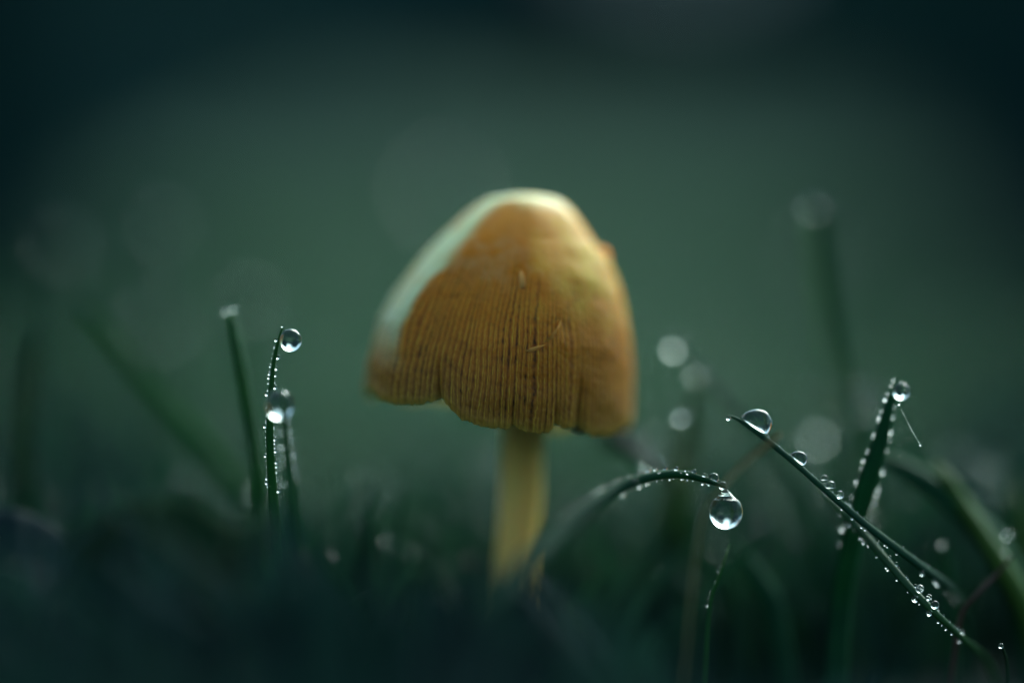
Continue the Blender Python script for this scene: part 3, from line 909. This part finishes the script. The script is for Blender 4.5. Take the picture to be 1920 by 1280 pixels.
# ------------------------------------------------------------------ the rest of the sward
def sward(name, n, yr, hr, wr, label, mat, xpad=1.25, keep=None, seed=1, lean=0.5, dew=0, dew_r=(0.01, 0.03)):
    g = np.random.default_rng(seed)
    V, F, DV, DF = [], [], [], []
    sv, sf = uv_sphere(10, 7)
    seg = 7
    made = 0
    while made < n:
        y = g.uniform(*yr)
        half = (CAM_D + y) * FW / 2 * xpad + 1.0
        x = g.uniform(-half, half)
        h = g.uniform(*hr) * (0.75 + 0.5 * g.random())
        a = g.uniform(0, 2 * math.pi)
        ln = abs(g.normal()) * lean * h
        tip = np.array([x + ln * math.cos(a), y + ln * math.sin(a) * 0.6, h])
        if keep is not None and not keep(tip, x, y): 
            n -= 0.25 if n > 100 else 0.0
            continue
        made += 1
        z0 = float(terrain(x, y)) - 0.1
        w = g.uniform(*wr)
        root = np.array([x, y, z0])
        sd_ = g.uniform(0, math.pi)
        sdv = np.array([math.cos(sd_), math.sin(sd_), 0])
        k = len(V)
        for i in range(seg):
            q = i / (seg - 1)
            c = root + (tip - np.array([x, y, 0])) * np.array([q ** 2.0, q ** 2.0, q ** 0.9])
            ww = w * (1 - q ** 2.2) + 0.004
            V += [c - sdv * ww, c + np.array([-sdv[1], sdv[0], 0]) * ww * 0.4, c + sdv * ww]
        for i in range(seg - 1):
            o = k + i * 3
            F += [(o, o + 1, o + 4, o + 3), (o + 1, o + 2, o + 5, o + 4)]
        if dew and g.random() < dew:
            for _ in range(int(g.integers(1, 6))):
                q = g.uniform(0.35, 1.0)
                c = root + (tip - np.array([x, y, 0])) * np.array([q ** 2.0, q ** 2.0, q ** 0.9]) + sdv * w * (1 - q ** 2.2) * g.choice([-1, 1])
                b = sum(len(v) for v in DV)
                r_ = g.uniform(*dew_r) * (1.6 if q > 0.9 else 1.0)
                DV.append(sv * r_ + c); DF.append(sf + b)
    o = link(name, mesh_from(name, np.array(V), F), mat)
    tag(o, label, kind="stuff")
    if DV:
        d = link("dew", mesh_from("dew", np.vstack(DV), np.vstack(DF)), M['water'])
        tag(d, "fine dew scattered over the " + label, kind="stuff")

def proj(p):
    s = (CAM_D + p[1]) * FW / 1920.0
    return 960 + p[0] / s, 640 + (CAM_Z - p[2]) / s

def clear_near(tip, x, y):
    px, py = proj(tip)
    if y > 0.9 and (590 < px < 830 or px < 420): return py > 860
    if y > 1.3 and 1060 < px < 1600: return py > 940
    if py < 1060: return False
    # keep the stem, the arched blade and the big drops free
    if 880 < px < 1460 and py < 1180: return False
    if 1460 <= px < 2050 and py < 1200: return False
    return True
def clear_front(tip, x, y):
    px, py = proj(tip)
    if px > 1330: return py > 1240
    if px > 1060: return py > 1035 + (px - 1060) * 0.4
    if px > 850: return py > 990
    if px > 560: return py > 1000
    return py > 930 + 60 * math.sin(px * 0.02)
def clear_mid(tip, x, y):
    px, py = proj(tip)
    lim = 800 + 60 * math.sin(px * 0.013) + (60 if px < 500 else 0)
    return py > lim
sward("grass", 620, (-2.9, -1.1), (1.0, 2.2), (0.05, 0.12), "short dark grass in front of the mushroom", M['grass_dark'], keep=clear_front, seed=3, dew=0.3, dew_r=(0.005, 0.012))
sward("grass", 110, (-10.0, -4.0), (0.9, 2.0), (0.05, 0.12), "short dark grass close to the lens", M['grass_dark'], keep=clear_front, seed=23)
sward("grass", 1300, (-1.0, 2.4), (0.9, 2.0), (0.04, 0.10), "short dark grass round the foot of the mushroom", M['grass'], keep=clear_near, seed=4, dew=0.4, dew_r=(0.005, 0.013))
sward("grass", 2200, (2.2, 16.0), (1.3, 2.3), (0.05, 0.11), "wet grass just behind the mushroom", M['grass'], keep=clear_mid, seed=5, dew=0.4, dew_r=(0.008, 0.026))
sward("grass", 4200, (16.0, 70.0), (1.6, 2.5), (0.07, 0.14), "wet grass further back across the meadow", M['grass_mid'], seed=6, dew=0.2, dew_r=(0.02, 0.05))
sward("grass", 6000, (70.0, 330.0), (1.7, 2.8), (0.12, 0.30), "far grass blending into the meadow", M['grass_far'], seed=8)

def side_low(tip, x, y):
    px, py = proj(tip)
    return (px < 470 and py > 640 + 0.35 * px + 40 * math.sin(px * 0.03)) or (px > 1660 and py > 800 - (px - 1660) * 0.5)
sward("vignette_grass", 650, (3.0, 14.0), (1.8, 3.1), (0.06, 0.13), "taller dark grass at both sides of the mushroom", M['grass_dark'], keep=side_low, xpad=1.5, seed=12)  # added grass, imitates vignette low at the sides
def side_far(tip, x, y):
    px, py = proj((x, y, 0))
    return px < 210 or px > 1720
sward("vignette_grass", 900, (60.0, 260.0), (16.0, 48.0), (0.5, 1.3), "high dark grass added at both sides of the meadow as edge darkening", M['tall'], keep=side_far, xpad=2.2, seed=13, lean=0.3)  # added grass, imitates vignette in the distance
def low_only(tip, x, y):
    px, py = proj(tip)
    return py > 1215
sward("grass", 900, (-9.0, -0.5), (0.35, 1.0), (0.05, 0.11), "low dark turf under the beaded blades", M['grass_dark'], keep=low_only, seed=31, xpad=1.6)
def stem_foot(tip, x, y):
    px, py = proj(tip)
    return 900 < px < 1060 and 1030 < py < 1085
sward("grass", 60, (-1.9, -0.7), (1.0, 2.0), (0.05, 0.10), "dark grass before the mushroom stem's foot", M['grass_dark'], keep=stem_foot, seed=41, lean=0.3)
